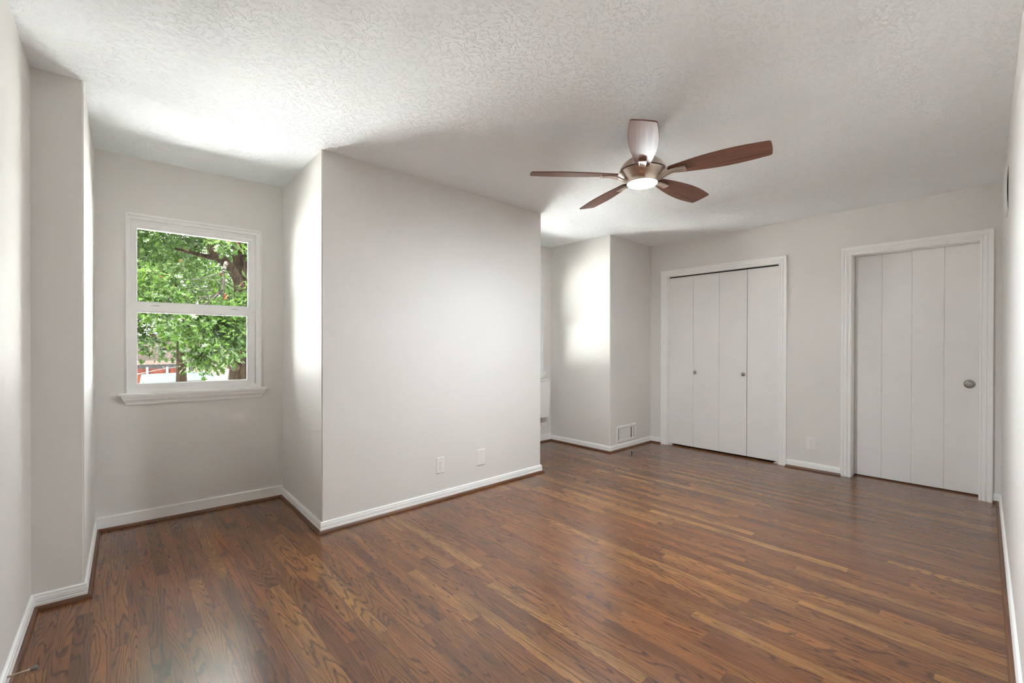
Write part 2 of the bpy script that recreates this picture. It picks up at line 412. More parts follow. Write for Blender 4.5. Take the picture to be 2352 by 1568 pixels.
# ------------------------------------------------------------------ windows
def ring(bm, PL, o, i, d0, d1, bev=0.0015, outer_bead=None):
    """rectangular frame: o,i = (s0,s1,z0,z1) outer and inner, from depth d0 to d1"""
    f = PL.f
    add_box(bm, (o[0], d0, o[2]), (i[0], d1, o[3]), f, bev); add_box(bm, (i[1], d0, o[2]), (o[1], d1, o[3]), f, bev)
    add_box(bm, (i[0], d0, i[3]), (i[1], d1, o[3]), f, bev); add_box(bm, (i[0], d0, o[2]), (i[1], d1, i[2]), f, bev)
def sheet(PL, r, d0, d1):
    bm = bmesh.new(); add_box(bm, (r[0], d0, r[2]), (r[1], d1, r[3]), PL.f); return bm
def build_window(idx, PL, k):
    q = lambda a: (a[0] + k, a[1] + k, a[2], a[3])
    root = empty('window_%d' % idx); root['kind'] = 'structure'
    bm = bmesh.new()
    ring(bm, PL, q((0.150, 0.936, 0.874, 2.070)), q((0.160, 0.926, 0.876, 2.056)), -0.10, 0.015, 0.004)
    ring(bm, PL, q((0.158, 0.928, 0.876, 2.058)), q((0.172, 0.902, 0.905, 2.036)), -0.105, -0.006, 0.002)
    ring(bm, PL, q((0.170, 0.905, 0.885, 2.040)), q((0.184, 0.894, 0.915, 2.020)), -0.105, -0.032, 0.002)
    obj('window_frame', bm, MV, root)
    # upper sash
    us = empty('upper_sash'); us.parent = root
    bm = bmesh.new()
    ring(bm, PL, q((0.178, 0.898, 1.452, 2.026)), q((0.196, 0.868, 1.482, 1.996)), -0.085, -0.042, 0.002)
    ring(bm, PL, q((0.190, 0.875, 1.476, 2.002)), q((0.205, 0.854, 1.491, 1.983)), -0.080, -0.052, 0.001)
    obj('sash_frame', bm, MV, us)
    obj('glass_pane', sheet(PL, q((0.198, 0.860, 1.485, 1.990)), -0.068, -0.064), MG, us)
    # lower sash, nearer the room
    ls = empty('lower_sash'); ls.parent = root
    bm = bmesh.new()
    ring(bm, PL, q((0.169, 0.892, 0.905, 1.459)), q((0.203, 0.848, 0.935, 1.420)), -0.045, -0.012, 0.002)
    ring(bm, PL, q((0.198, 0.852, 0.925, 1.424)), q((0.206, 0.842, 0.933, 1.414)), -0.040, -0.020, 0.001)
    obj('sash_frame', bm, MV, ls)
    obj('glass_pane', sheet(PL, q((0.200, 0.850, 0.929, 1.418)), -0.034, -0.030), MG, ls)
    for s in (0.30, 0.76):
        bm = bmesh.new(); add_box(bm, (s + k - 0.026, -0.040, 1.459), (s + k + 0.026, -0.016, 1.463), PL.f, 0.0015)
        add_box(bm, (s + k - 0.012, -0.036, 1.462), (s + k + 0.020, -0.022, 1.468), PL.f, 0.002)
        o = obj('tilt_latch', bm, MLATCH, ls); o['label'] = 'grey sash latch'
    # stool and moulded apron
    bm = bmesh.new(); add_box(bm, (0.112 + k, -0.02, 0.862), (0.972 + k, 0.042, 0.8765), PL.f, 0.004)
    obj('window_stool', bm, MT, root)
    prof = [(0.862, 0.034), (0.852, 0.034), (0.848, 0.031), (0.840, 0.029), (0.832, 0.0265), (0.824, 0.021), (0.816, 0.016), (0.811, 0.015), (0.809, 0.012), (0.800, 0.012)]
    bm = bmesh.new(); rings = []
    for z, dp in prof:
        o = 0.034 - dp; rings.append([bm.verts.new(PL.at(s + k, dd, z)) for s, dd in ((0.128 + o, 0), (0.128 + o, dp), (0.958 - o, dp), (0.958 - o, 0))])
    for a, c in zip(rings, rings[1:]):
        for j in range(4): bm.faces.new((a[j], a[(j + 1) % 4], c[(j + 1) % 4], c[j]))
    bm.faces.new(rings[0]); bm.faces.new(rings[-1])
    obj('window_apron', bm, MT, root)
build_window(1, P_CD, 0.0)
build_window(2, P_G, W2)
for PLp, k in ((P_CD, 0.0), (P_G, W2)):                          # sampling portals in the two openings
    pl = bpy.data.lights.new('daylight_portal', 'AREA'); pl.shape = 'RECTANGLE'; pl.size = 0.76; pl.size_y = 1.18
    pl.cycles.is_portal = True
    po_ = bpy.data.objects.new('daylight_portal', pl); COL.objects.link(po_)
    c_ = PLp.at(0.543 + k, -0.13, 1.471); n_ = PLp.n
    po_.matrix_world = Matrix(((PLp.t.x, 0, -n_.x, c_.x), (PLp.t.y, 0, -n_.y, c_.y), (0, 1, 0, c_.z), (0, 0, 0, 1)))
# ------------------------------------------------------------------ door casings
def casing(PL, s0, s1, z1, wdt, prof):
    """mitred casing around an opening; prof = (distance outward from the inner edge, projection)"""
    bm = bmesh.new(); cols = []
    for wv, dp in prof:
        cols.append([bm.verts.new(PL.at(*p)) for p in ((s0 - wv, dp, 0), (s0 - wv, dp, z1 + wv), (s1 + wv, dp, z1 + wv), (s1 + wv, dp, 0))])
    n = len(cols)
    for j in range(n):
        a, c = cols[j], cols[(j + 1) % n]
        for k in range(3): bm.faces.new((a[k], a[k + 1], c[k + 1], c[k]))
    bm.faces.new([c[0] for c in cols]); bm.faces.new([c[3] for c in cols])
    return bm
CAS = [(0, 0), (0, 0.010), (0.004, 0.0125), (0.013, 0.013), (0.016, 0.0085), (0.021, 0.0090), (0.030, 0.0165), (0.039, 0.0185), (0.043, 0.0135), (0.048, 0.0140), (0.058, 0.0200), (0.072, 0.0225), (0.0755, 0.018), (0.0755, 0)]
# closet: bifold door, four panels
dr = empty('door_1'); dr['kind'] = 'structure'
o = obj('door_casing', casing(P_IJ, 0.2225, 1.4245, 2.030, 0.076, CAS), MT, dr)
bm = bmesh.new()
add_box(bm, (0.226, -0.11, 0), (0.232, 0, 2.03), P_IJ.f); add_box(bm, (1.430, -0.11, 0), (1.436, 0, 2.03), P_IJ.f); add_box(bm, (0.226, -0.11, 2.0285), (1.436, 0, 2.03), P_IJ.f)
obj('door_jamb', bm, MT, dr)
edges = [(0.2335, 0.5290), (0.5312, 0.8235), (0.8257, 1.1140), (1.1195, 1.4270)]
for j, (a, c) in enumerate(edges):
    bm = bmesh.new(); add_box(bm, (a, -0.062, 0.020), (c, -0.028, 2.0145 if j != 1 else 2.0155), P_IJ.f, 0.0012)
    pn = obj('bifold_panel', bm, MDOOR, dr)
    if j in (1, 2):
        s = 0.557 if j == 1 else 1.083
        bm = bmesh.new(); lathe(bm, [(0.006, 0), (0.006, 0.010), (0.012, 0.014), (0.0165, 0.020), (0.0165, 0.026), (0.012, 0.031), (0.004, 0.0325)], 24,
                                P_IJ.matrix(s, -0.028, 0.897) @ Matrix.Rotation(-PI / 2, 4, 'X'))
        kb = obj('knob', bm, MNICK2, pn, True); kb['label'] = 'small satin nickel knob'
for s in (0.252, 1.40):
    bm = bmesh.new(); add_box(bm, (s - 0.024, -0.060, 0.001), (s + 0.024, -0.020, 0.006), P_IJ.f, 0.001); add_box(bm, (s - 0.006, -0.05, 0.005), (s + 0.006, -0.04, 0.022), P_IJ.f)
    o = obj('pivot_bracket', bm, MV, dr)
bm = bmesh.new(); add_box(bm, (0.236, -0.058, 2.021), (1.426, -0.034, 2.0285), P_IJ.f)
o = obj('overhead_track', bm, MDARK, dr); o['label'] = 'dark overhead track above the bifold panels'
# plank door
dr = empty('door_2'); dr['kind'] = 'structure'
obj('door_casing', casing(P_IJ, 2.0165, 2.8175, 2.0255, 0.076, CAS), MT, dr)
bm = bmesh.new()
add_box(bm, (2.016, -0.17, 0), (2.020, -0.0005, 2.026), P_IJ.f); add_box(bm, (2.832, -0.17, 0), (2.836, -0.0005, 2.026), P_IJ.f)
add_box(bm, (2.016, -0.17, 2.0245), (2.836, -0.0005, 2.026), P_IJ.f)
obj('door_jamb', bm, MT, dr)
# slab with v grooves: one extruded outline
bm = bmesh.new(); s0, s1, g, dd = 2.0225, 2.8295, 0.004, -0.120
xs = [(s0, dd)]
for gs in (2.217, 2.416, 2.617): xs += [(gs - g, dd), (gs, dd - 0.0055), (gs + g, dd)]
xs += [(s1, dd), (s1, dd - 0.038), (s0, dd - 0.038)]
lo = [bm.verts.new(P_IJ.at(s, d, 0.012)) for s, d in xs]; hi = [bm.verts.new(P_IJ.at(s, d, 2.0230)) for s, d in xs]
for j in range(len(xs)): bm.faces.new((lo[j], lo[(j + 1) % len(xs)], hi[(j + 1) % len(xs)], hi[j]))
bm.faces.new(lo); bm.faces.new(hi)
slab = obj('door_slab', bm, MDOOR, dr)
bm = bmesh.new(); TX = P_IJ.matrix(2.7630, -0.120, 0.893) @ Matrix.Rotation(-PI / 2, 4, 'X')
lathe(bm, [(0.0335, 0), (0.0335, 0.004), (0.030, 0.008), (0.0215, 0.0125), (0.0205, 0.0125), (0.0200, 0.0105), (0.0185, 0.0105), (0.0175, 0.0145), (0.001, 0.0148)], 40, TX)
lk = obj('deadbolt', bm, MNICK2, slab, True); lk['label'] = 'round satin nickel deadbolt with a keyhole'
bm = bmesh.new(); lathe(bm, [(0.0072, 0.0146), (0.0072, 0.0165), (0.0055, 0.0175), (0.001, 0.0175)], 24, TX)
obj('lock_cylinder', bm, MNICK, lk, True)
bm = bmesh.new(); add_box(bm, (2.7622, -0.1030, 0.8880), (2.7638, -0.1020, 0.8970), P_IJ.f)
# threshold shadow gap shows a dark wood saddle
bm2 = bmesh.new(); add_box(bm2, (2.0205, -0.165, 0.0), (2.8315, -0.105, 0.005), P_IJ.f, 0.001)
obj('keyhole', bm, MDARK, lk)
o = obj('door_saddle', bm2, MSHOE_Y, dr)
# ------------------------------------------------------------------ wall plates
def outlet(PL, s, z, label, duplex=True, group=None):
    root = empty('power_outlet' if duplex else 'blank_wall_plate', PL.at(s, 0, z), (0, 0, PL.rz()))
    tag(root, label, 'power outlet' if duplex else 'wall plate')
    R = lambda v: Vector((v[0], -v[1], v[2]))        # local: x along the wall, -y into the room
    bm = bmesh.new(); hw, hh = (0.0385, 0.0625) if duplex else (0.0440, 0.0665)
    b2 = bmesh.new(); add_box(b2, (-hw, 0, -hh), (hw, 0.0055, hh)); bmesh.ops.recalc_face_normals(b2, faces=b2.faces)
    es = [e for e in b2.edges if all(v.co.y > 0.005 for v in e.verts)]; bmesh.ops.bevel(b2, geom=es, offset=0.004, segments=2, affect='EDGES')
    merge(bm, b2, R); obj('plate', bm, MPLATE, root)
    if duplex:
        bm = bmesh.new(); add_box(bm, (-0.0165, 0.0052, -0.0335), (0.0165, 0.0075, 0.0335), R, 0.001); rc = obj('receptacle', bm, MPLATE, root)
        for zz in (0.0165, -0.0165):
            for (a, ww, hh2, dz) in ((-0.0065, 0.0009, 0.0042, 0.004), (0.0065, 0.0009, 0.0034, 0.004)):
                bm = bmesh.new(); add_box(bm, (a - ww, 0.0073, zz + dz - hh2), (a + ww, 0.0078, zz + dz + hh2), R); obj('slot', bm, MDARK, rc)
            bm = bmesh.new(); lathe(bm, [(0.0024, 0.0073), (0.0024, 0.0078)], 12, Matrix.Translation((0, 0, zz - 0.0075)) @ Matrix.Rotation(PI / 2, 4, 'X')); obj('ground_hole', bm, MDARK, rc)
    for zz in ((0.047, -0.047) if duplex else (0.041, -0.041)):
        bm = bmesh.new(); lathe(bm, [(0.0030, 0.0050), (0.0030, 0.0062), (0.0015, 0.0066)], 14, Matrix.Translation((0, 0, zz)) @ Matrix.Rotation(PI / 2, 4, 'X'))
        sc = obj('screw', bm, MLATCH, root)
    return root
outlet(P_EF, 0.892, 0.2705, 'white power outlet with two receptacles low on the wide middle wall')
outlet(P_EF, 1.2915, 0.2650, 'blank white wall plate with two screws low on the wide middle wall', duplex=False)
outlet(P_IJ, 1.708, 0.2605, 'white power outlet low on the wall between the closet doors and the plank door')
outlet(P_G, 3.996 - G0[0], 0.2600, 'blank white wall plate partly hidden under the shelf in the far alcove', duplex=False)
# ------------------------------------------------------------------ floor-level air vent on the far pier
vt = empty('air_vent', P_HI.at(0.322, 0, 0.178), (0, 0, P_HI.rz()))
tag(vt, 'white metal air vent with upright louvers just above the baseboard of the far corner pier', 'air vent')
R = lambda v: Vector((v[0], -v[1], v[2]))
bm = bmesh.new(); HW, HH, IW, IH = 0.200, 0.0975, 0.160, 0.062
prof = [(0.0, 0.0), (0.0, 0.003), (0.010, 0.008), (0.034, 0.008), (0.040, 0.004), (0.040, 0.0005)]
cols = []
for wv, dp in prof:
    k = 0.0355 / 0.040
    cols.append([bm.verts.new(R((x, dp, z))) for x, z in ((-HW + wv, -HH + wv * k), (HW - wv, -HH + wv * k), (HW - wv, HH - wv * k), (-HW + wv, HH - wv * k))])
for a, c in zip(cols, cols[1:]):
    for j in range(4): bm.faces.new((a[j], a[(j + 1) % 4], c[(j + 1) % 4], c[j]))
obj('vent_frame', bm, MPLATE, vt)
bm = bmesh.new(); add_box(bm, (-IW, 0.0004, -IH), (IW, 0.0010, IH), R); o = obj('vent_backing', bm, MDARK, vt); o['label'] = 'near-black sheet painting the shade behind the louvers'  # thin black sheet stands in for shade between the louvers
for k in range(15):
    x = -IW + 0.012 + k * (2 * IW - 0.02) / 15
    if k in (12,): continue
    bm = bmesh.new()
    M4 = Matrix.Translation((x + 0.006, -0.0040, 0)) @ Matrix.Rotation(math.radians(-3 if k % 3 else 3), 4, 'Z')
    add_box(bm, (-0.0098, -0.0006, -IH), (0.0098, 0.0006, IH), M4)
    obj('louver', bm, MPLATE, vt)
bm = bmesh.new(); add_box(bm, (-0.150, 0.006, -0.012), (-0.142, 0.014, 0.0), R, 0.001); o = obj('lever', bm, MPLATE, vt)
# ------------------------------------------------------------------ bowed register high on the near wall
P_NJ = P_JN
rg = empty('wall_register', P_NJ.at(1.05, 0, 2.118), (0, 0, P_NJ.rz()))
tag(rg, 'white bowed register cover high on the right hand wall, dark gap behind it', 'wall register')
bm = bmesh.new(); n = 12; ra = []
for j in range(n + 1):
    z = -0.132 + 0.264 * j / n; bow = 0.0052 * (1 - (z / 0.132) ** 2)
    ra.append([bm.verts.new(R(p)) for p in ((-0.10, 0.0004 + bow, z), (0.10, 0.0004 + bow, z), (0.10, 0.0060 + bow, z), (-0.10, 0.0060 + bow, z))])
for a, c in zip(ra, ra[1:]):
    for j in range(4): bm.faces.new((a[j], a[(j + 1) % 4], c[(j + 1) % 4], c[j]))
bm.faces.new(ra[0]); bm.faces.new(ra[-1]); obj('cover', bm, MPLATE, rg, True)
bm = bmesh.new(); ra = []  # near-black filler paints the shade between cover and wall
for j in range(n + 1):
    z = -0.131 + 0.262 * j / n; bow = 0.0052 * (1 - (z / 0.132) ** 2) + 0.0003
    ra.append([bm.verts.new(R(p)) for p in ((-0.098, 0, z), (0.098, 0, z), (0.098, bow, z), (-0.098, bow, z))])
for a, c in zip(ra, ra[1:]):
    for j in range(4): bm.faces.new((a[j], a[(j + 1) % 4], c[(j + 1) % 4], c[j]))
bm.faces.new(ra[0]); bm.faces.new(ra[-1]); o = obj('gap_shade', bm, MDARK, rg); o['label'] = 'near-black lens painting the shade of the gap behind the cover'
# ------------------------------------------------------------------ wall shelf with drop leaf in the far alcove
tb = empty('drop_leaf_shelf', P_G.at(0.55, 0, 0.79), (0, 0, P_G.rz()))
tag(tb, 'white wall shelf with a folded-down leaf under the window of the far alcove', 'shelf')
x0, x1 = -0.36, 3.962 - (G0[0] + 0.55)
bm = bmesh.new(); add_box(bm, (x0, 0, -0.018), (x1, 0.120, 0.0), R, 0.002); obj('fixed_top', bm, MT, tb)
bm = bmesh.new(); xl = 3.982 - (G0[0] + 0.55)
b2 = bmesh.new(); add_box(b2, (x0 - 0.02, 0.112, -0.468), (xl, 0.130, -0.026), None, 0.002)
for v in b2.verts: v.co.y -= 0.026 * (-0.026 - v.co.z) / 0.44
merge(bm, b2, R); obj('drop_leaf', bm, MT, tb)
for xx in (x0 + 0.08, 0.05, x1 - 0.10):
    bm = bmesh.new(); add_box(bm, (xx - 0.03, 0.108, -0.030), (xx + 0.03, 0.122, -0.016), R, 0.002); obj('hinge', bm, MLATCH, tb)
for xx in (x0 + 0.10, x1 - 0.16):
    bm = bmesh.new(); add_box(bm, (xx - 0.012, 0.0, -0.30), (xx + 0.012, 0.018, -0.018), R, 0.002)
    add_box(bm, (xx - 0.012, 0.0, -0.04), (xx + 0.012, 0.10, -0.018), R, 0.002); obj('bracket', bm, MT, tb)
# ------------------------------------------------------------------ door stop on the left baseboard
ds = empty('door_stop', (-0.292 + 0.012 + 0.010, 2.288, 0.050))
tag(ds, 'brass door stop with a grey rubber tip screwed into the left baseboard', 'door stop')
MBR = plain('aged nickel', (0.62, 0.50, 0.38), 0.35, 1.0)
def xf_x(x): return Matrix.Translation((x, 0, 0)) @ Matrix.Rotation(PI / 2, 4, 'Y')
bm = bmesh.new(); lathe(bm, [(0.011, 0.0), (0.011, 0.002), (0.008, 0.004), (0.0045, 0.005)], 24, xf_x(-0.009)); obj('flange', bm, MBR, ds, True)
bm = bmesh.new(); lathe(bm, [(0.0042, 0.0), (0.0036, 0.030), (0.0030, 0.052), (0.0042, 0.060), (0.0058, 0.066)], 20, xf_x(-0.005)); obj('rod', bm, MBR, ds, True)
bm = bmesh.new(); lathe(bm, [(0.0066, 0.0), (0.0078, 0.008), (0.0080, 0.014), (0.0065, 0.018), (0.001, 0.019)], 20, xf_x(0.060)); o = obj('rubber_tip', bm, MRUB, ds, True); o['label'] = 'grey rubber tip'
# small black peg left on the floor
bm = bmesh.new(); lathe(bm, [(0.006, 0.0), (0.007, 0.004), (0.005, 0.010), (0.006, 0.020), (0.003, 0.024)], 14, Matrix.Translation((4.285, 2.711, 0)))
tag(obj('floor_peg', bm, MDARK, None, True), 'tiny black peg standing on the floor near the far corner pier', 'peg')
# ------------------------------------------------------------------ ceiling fan
FX, FY, FZ = 2.3157, 1.4003, 2.1992
fan = empty('ceiling_fan', (FX, FY, H))
tag(fan, 'five-blade ceiling fan with walnut blades, nickel housing and a lit round lamp', 'ceiling fan')
L0 = lambda z: z - H
bm = bmesh.new(); lathe(bm, [(0.066, L0(2.4395)), (0.066, L0(2.405)), (0.058, L0(2.388)), (0.030, L0(2.380)), (0.026, L0(2.378)), (0.026, L0(2.296)), (0.022, L0(2.296))], 40)
obj('canopy', bm, MNICK, fan, True)
bm = bmesh.new(); lathe(bm, [(0.026, L0(2.300)), (0.058, L0(2.296)), (0.088, L0(2.284)), (0.112, L0(2.264)), (0.129, L0(2.238)), (0.1365, L0(2.222)), (0.132, L0(2.220)), (0.10, L0(2.220))], 64)
obj('upper_housing', bm, MNICK, fan, True)
bm = bmesh.new(); lathe(bm, [(0.10, L0(2.221)), (0.127, L0(2.221)), (0.127, L0(2.214)), (0.10, L0(2.214))], 64)
o = obj('vent_slot', bm, MDARK, fan, True); o['label'] = 'dark slot around the housing'
bm = bmesh.new(); lathe(bm, [(0.10, L0(2.216)), (0.1365, L0(2.216)), (0.1375, L0(2.212)), (0.134, L0(2.208)), (0.122, L0(2.196)), (0.108, L0(2.182)), (0.097, L0(2.170)), (0.0905, L0(2.160)), (0.0890, L0(2.152)), (0.0870, L0(2.1495)), (0.0845, L0(2.1500)), (0.082, L0(2.154))], 64)
obj('lower_housing', bm, MNICK, fan, True)
bm = bmesh.new(); lathe(bm, [(0.0845, L0(2.1515)), (0.082, L0(2.1475)), (0.068, L0(2.1425)), (0.045, L0(2.1385)), (0.020, L0(2.1365)), (0.002, L0(2.136))], 48)
o = obj('lamp_diffuser', bm, MLAMP, fan, True); o['label'] = 'lit frosted lamp disc'
# blade (local: x outwards)
def blade_bm():
    bm = bmesh.new(); prof = [(0.146, 0.016), (0.150, 0.027), (0.158, 0.034), (0.20, 0.0425), (0.26, 0.054), (0.32, 0.0635), (0.38, 0.0705), (0.44, 0.0745), (0.50, 0.0750), (0.56, 0.0715), (0.61, 0.0665), (0.645, 0.0625), (0.655, 0.059), (0.659, 0.050), (0.661, 0.025)]
    outl = [(x, wv) for x, wv in prof] + [(0.6625, 0.0)] + [(x, -wv) for x, wv in reversed(prof)]
    t = 0.0030
    up_ = [bm.verts.new((x, y, t)) for x, y in outl]; dn = [bm.verts.new((x, y, -t)) for x, y in outl]
    bm.faces.new(up_); bm.faces.new(dn)
    for j in range(len(outl)): bm.faces.new((up_[j], up_[(j + 1) % len(outl)], dn[(j + 1) % len(outl)], dn[j]))
    bmesh.ops.recalc_face_normals(bm, faces=bm.faces)
    es = [e for e in bm.edges if abs(e.verts[0].co.z - e.verts[1].co.z) < 1e-6]
    bmesh.ops.bevel(bm, geom=es, offset=0.0012, segments=2, affect='EDGES')
    return bm
def iron_bm():
    """curved arm from the lower housing out to under the blade: rimmed, hollow strap"""
    pts = [(0.084, -0.043, 0.0165), (0.100, -0.042, 0.0170), (0.118, -0.036, 0.0175), (0.140, -0.026, 0.0180), (0.165, -0.0185, 0.0185), (0.195, -0.0155, 0.0190), (0.225, -0.0160, 0.0198), (0.243, -0.0180, 0.0200)]
    bm = bmesh.new(); rows = []
    for x, z, hw in pts:
        th = 0.011 + max(0, (x - 0.2)) * 0.0
        ys = [(-hw, z + th), (-hw, z), (-hw + 0.0035, z), (-hw + 0.0045, z + 0.0035), (hw - 0.0045, z + 0.0035), (hw - 0.0035, z), (hw, z), (hw, z + th)]
        rows.append([bm.verts.new((x, y, zz)) for y, zz in ys])
    for a, c in zip(rows, rows[1:]):
        for j in range(8): bm.faces.new((a[j], a[(j + 1) % 8], c[(j + 1) % 8], c[j]))
    bm.faces.new(rows[0]); bm.faces.new(rows[-1])
    add_box(bm, (0.232, -0.0204, -0.0185), (0.2455, 0.0204, -0.0045), None, 0.0015)      # end block
    add_box(bm, (0.205, -0.017, -0.0060), (0.238, 0.017, -0.0028), None, 0.0005)        # pad against the blade
    add_box(bm, (0.084, -0.015, -0.0405), (0.094, 0.015, -0.036), None, 0.001)
    return bm
bl = obj('blade', blade_bm(), MBLADE, fan, False); ir = obj('blade_arm', iron_bm(), MNICK, fan, False)
ir['label'] = 'curved nickel blade arm'
for k in range(5):
    ang = 2.436 + k * 2 * PI / 5
    b_, i_ = (bl, ir) if k == 0 else (bl.copy(), ir.copy())
    if k:
        COL.objects.link(b_); COL.objects.link(i_); b_.parent = fan; i_.parent = fan
    b_.location = (0, 0, FZ - H); i_.location = (0, 0, FZ - H)
    b_.rotation_mode = i_.rotation_mode = 'XYZ'
    b_.matrix_local = Matrix.Translation((0, 0, FZ - H)) @ Matrix.Rotation(ang, 4, 'Z') @ Matrix.Rotation(math.radians(-12), 4, 'X')
    i_.matrix_local = Matrix.Translation((0, 0, FZ - H + 0.002)) @ Matrix.Rotation(ang, 4, 'Z') @ Matrix.Rotation(math.radians(-5), 4, 'X')
# ------------------------------------------------------------------ outside
rng = np.random.default_rng(7); random.seed(5)
GZ = -2.8
MGR = plain('pale concrete', (0.76, 0.75, 0.73), 0.85, var=0.06, scale=0.6, spec=0.1)
bm = bmesh.new(); add_box(bm, (-60, 4.3, GZ - 0.3), (70, 120, GZ)); struct('ground_outside', bm, MGR)
LEAF = leaf_material('oak leaf', [(0.0, (0.0036, 0.0090, 0.0012)), (0.35, (0.0080, 0.0195, 0.0021)), (0.75, (0.0165, 0.0345, 0.0048)), (0.97, (0.036, 0.055, 0.018)), (1.0, (0.055, 0.017, 0.006))], 0.40)
BARK = bark_material('oak bark', (0.0035, 0.0022, 0.0012), (0.0150, 0.0100, 0.0062))
BARK2 = bark_material('dead bark', (0.012, 0.010, 0.008), (0.032, 0.029, 0.024))
def pix(u, v, y):
    """world point seen at photo pixel (u,v) on the plane Y=y"""
    f = 1010.33; a, b_ = (u - 1176), (v - 797.71)
    d = r2 * a - u2 * b_ + fwd * f
    t = y / d.y; return Vector((d.x * t, y, CZ + d.z * t))
LOBE = np.array([(0, 0), (0.05, 0.10), (0.26, 0.20), (0.10, 0.30), (0.40, 0.50), (0.13, 0.55), (0.30, 0.84), (0.08, 0.76), (0.0, 1.0), (-0.08, 0.76), (-0.30, 0.84), (-0.13, 0.55), (-0.40, 0.50), (-0.10, 0.30), (-0.26, 0.20), (-0.05, 0.10)])
def foliage(name, centres, spread, per, size, mat, parent, tone_shift=0.0):
    nC = len(centres); n = nC * per
    cen = np.repeat(np.array(centres), per, axis=0)
    dirs = rng.normal(size=(n, 3)); dirs[:, 2] *= 0.75; dirs /= np.linalg.norm(dirs, axis=1)[:, None]
    pos = cen + dirs * (rng.random((n, 1)) ** 0.5) * spread
    ax = dirs + rng.normal(size=(n, 3)) * 0.5; ax[:, 2] -= 0.35; ax /= np.linalg.norm(ax, axis=1)[:, None]
    t = rng.normal(size=(n, 3)); t[:, 1] *= 0.4; sd = np.cross(ax, t); sd /= np.linalg.norm(sd, axis=1)[:, None]
    nr = np.cross(ax, sd)
    sz = size * (0.65 + 0.7 * rng.random(n))
    K = len(LOBE); L = LOBE
    co = pos[:, None, :] + (sd[:, None, :] * L[None, :, 0:1] + ax[:, None, :] * L[None, :, 1:2] - nr[:, None, :] * (0.25 * L[None, :, 1:2] ** 2 - 0.35 * np.abs(L[None, :, 0:1]))) * sz[:, None, None]
    me = bpy.data.meshes.new(name); me.vertices.add(n * K); me.vertices.foreach_set('co', co.reshape(-1).astype(np.float32))
    tri = [(0, 1, 15), (1, 2, 3), (1, 3, 13), (1, 13, 15), (15, 13, 14), (3, 4, 5), (3, 5, 11), (3, 11, 13), (13, 11, 12), (5, 6, 7), (5, 7, 9), (5, 9, 11), (11, 9, 10), (7, 8, 9)]
    T = len(tri); idx = (np.array(tri)[None] + (np.arange(n) * K)[:, None, None]).reshape(-1)
    me.loops.add(len(idx)); me.loops.foreach_set('vertex_index', idx.astype(np.int32))
    me.polygons.add(n * T); me.polygons.foreach_set('loop_start', (np.arange(n * T) * 3).astype(np.int32))
    at = me.attributes.new('tone', 'FLOAT', 'POINT')
    tone = np.clip(np.repeat(rng.random(nC), per) * 0.45 + rng.random(n) * 0.50 + tone_shift, 0, 0.985); tone[rng.random(n) > 0.994] = 1.0
    at.data.foreach_set('value', np.repeat(tone, K).astype(np.float32))
    me.update(calc_edges=True); me.validate()
    o = link(name, me, mat, parent); o['kind'] = 'stuff'; return o
def branch(bm, p, d, L, r, depth, gen=3):
    pts = [p.copy()]; rd = [r]; q = p.copy(); dd = d.normalized()
    for k in range(5):
        dd = (dd + Vector((random.uniform(-1, 1), random.uniform(-1, 1), random.uniform(-0.8, 0.9))) * 0.16).normalized()
        q = q + dd * L / 5; pts.append(q.copy()); rd.append(r * (1 - 0.14 * (k + 1)))
    tube(bm, pts, rd, 7 if r > 0.03 else 4)
    if depth > 0:
        for k in range(gen):
            i = random.randint(2, 5); nd = (dd + Vector((random.uniform(-1, 1), random.uniform(-1, 1), random.uniform(-0.7, 0.9))) * 0.95).normalized()
            branch(bm, pts[i], nd, L * random.uniform(0.45, 0.7), rd[i] * 0.55, depth - 1, gen)
# big oak, trunk towards the right side of the pane
TY = 10.0
oak = empty('oak_tree', (pix(556, 860, TY).x, TY, GZ))
tag(oak, 'large oak outside the window, thick trunk at the right, bright spreading crown', 'tree')
def loc(o, p): return p - Vector(o.location)
def trunk(bm, o, pts):
    P = [loc(o, p) for p, r in pts]; tube(bm, P, [r for p, r in pts], 14)
base = Vector((pix(556, 860, TY).x, TY, GZ))
bm = bmesh.new()
trunk(bm, oak, [(base, 0.34), (pix(556, 870, TY), 0.235), (pix(554, 830, TY), 0.19), (pix(551, 790, TY), 0.175), (pix(556, 740, TY), 0.17), (pix(560, 690, TY), 0.165), (pix(556, 620, TY), 0.15), (pix(551, 560, TY), 0.125), (pix(548, 480, TY), 0.10), (pix(540, 400, TY), 0.06)])
obj('trunk', bm, BARK, oak, True)
bm = bmesh.new()
trunk(bm, oak, [(pix(562, 690, TY + .05), 0.07), (pix(554, 662, TY - .08), 0.09), (pix(543, 636, TY - .3), 0.085), (pix(528, 612, TY - .5), 0.085), (pix(510, 596, TY - .6), 0.085), (pix(494, 586, TY - .7), 0.075), (pix(484, 568, TY - .8), 0.055), (pix(478, 548, TY - .9), 0.04), (pix(468, 500, TY - .9), 0.03)])
trunk(bm, oak, [(pix(498, 590, TY - .65), 0.05), (pix(480, 590, TY - .7), 0.042), (pix(455, 584, TY - .6), 0.035), (pix(400, 570, TY - .5), 0.02)])
obj('limb', bm, BARK, oak, True)
bm = bmesh.new()
trunk(bm, oak, [(pix(563, 872, TY + .12), 0.05), (pix(553, 854, TY + .03), 0.085), (pix(541, 843, TY - .15), 0.082), (pix(525, 836, TY - .4), 0.075), (pix(508, 822, TY - .5), 0.055), (pix(490, 800, TY - .7), 0.045), (pix(470, 770, TY - .8), 0.03), (pix(440, 750, TY - .9), 0.02)])
obj('limb', bm, BARK, oak, True)
bm = bmesh.new()
DY = TY - 1.6
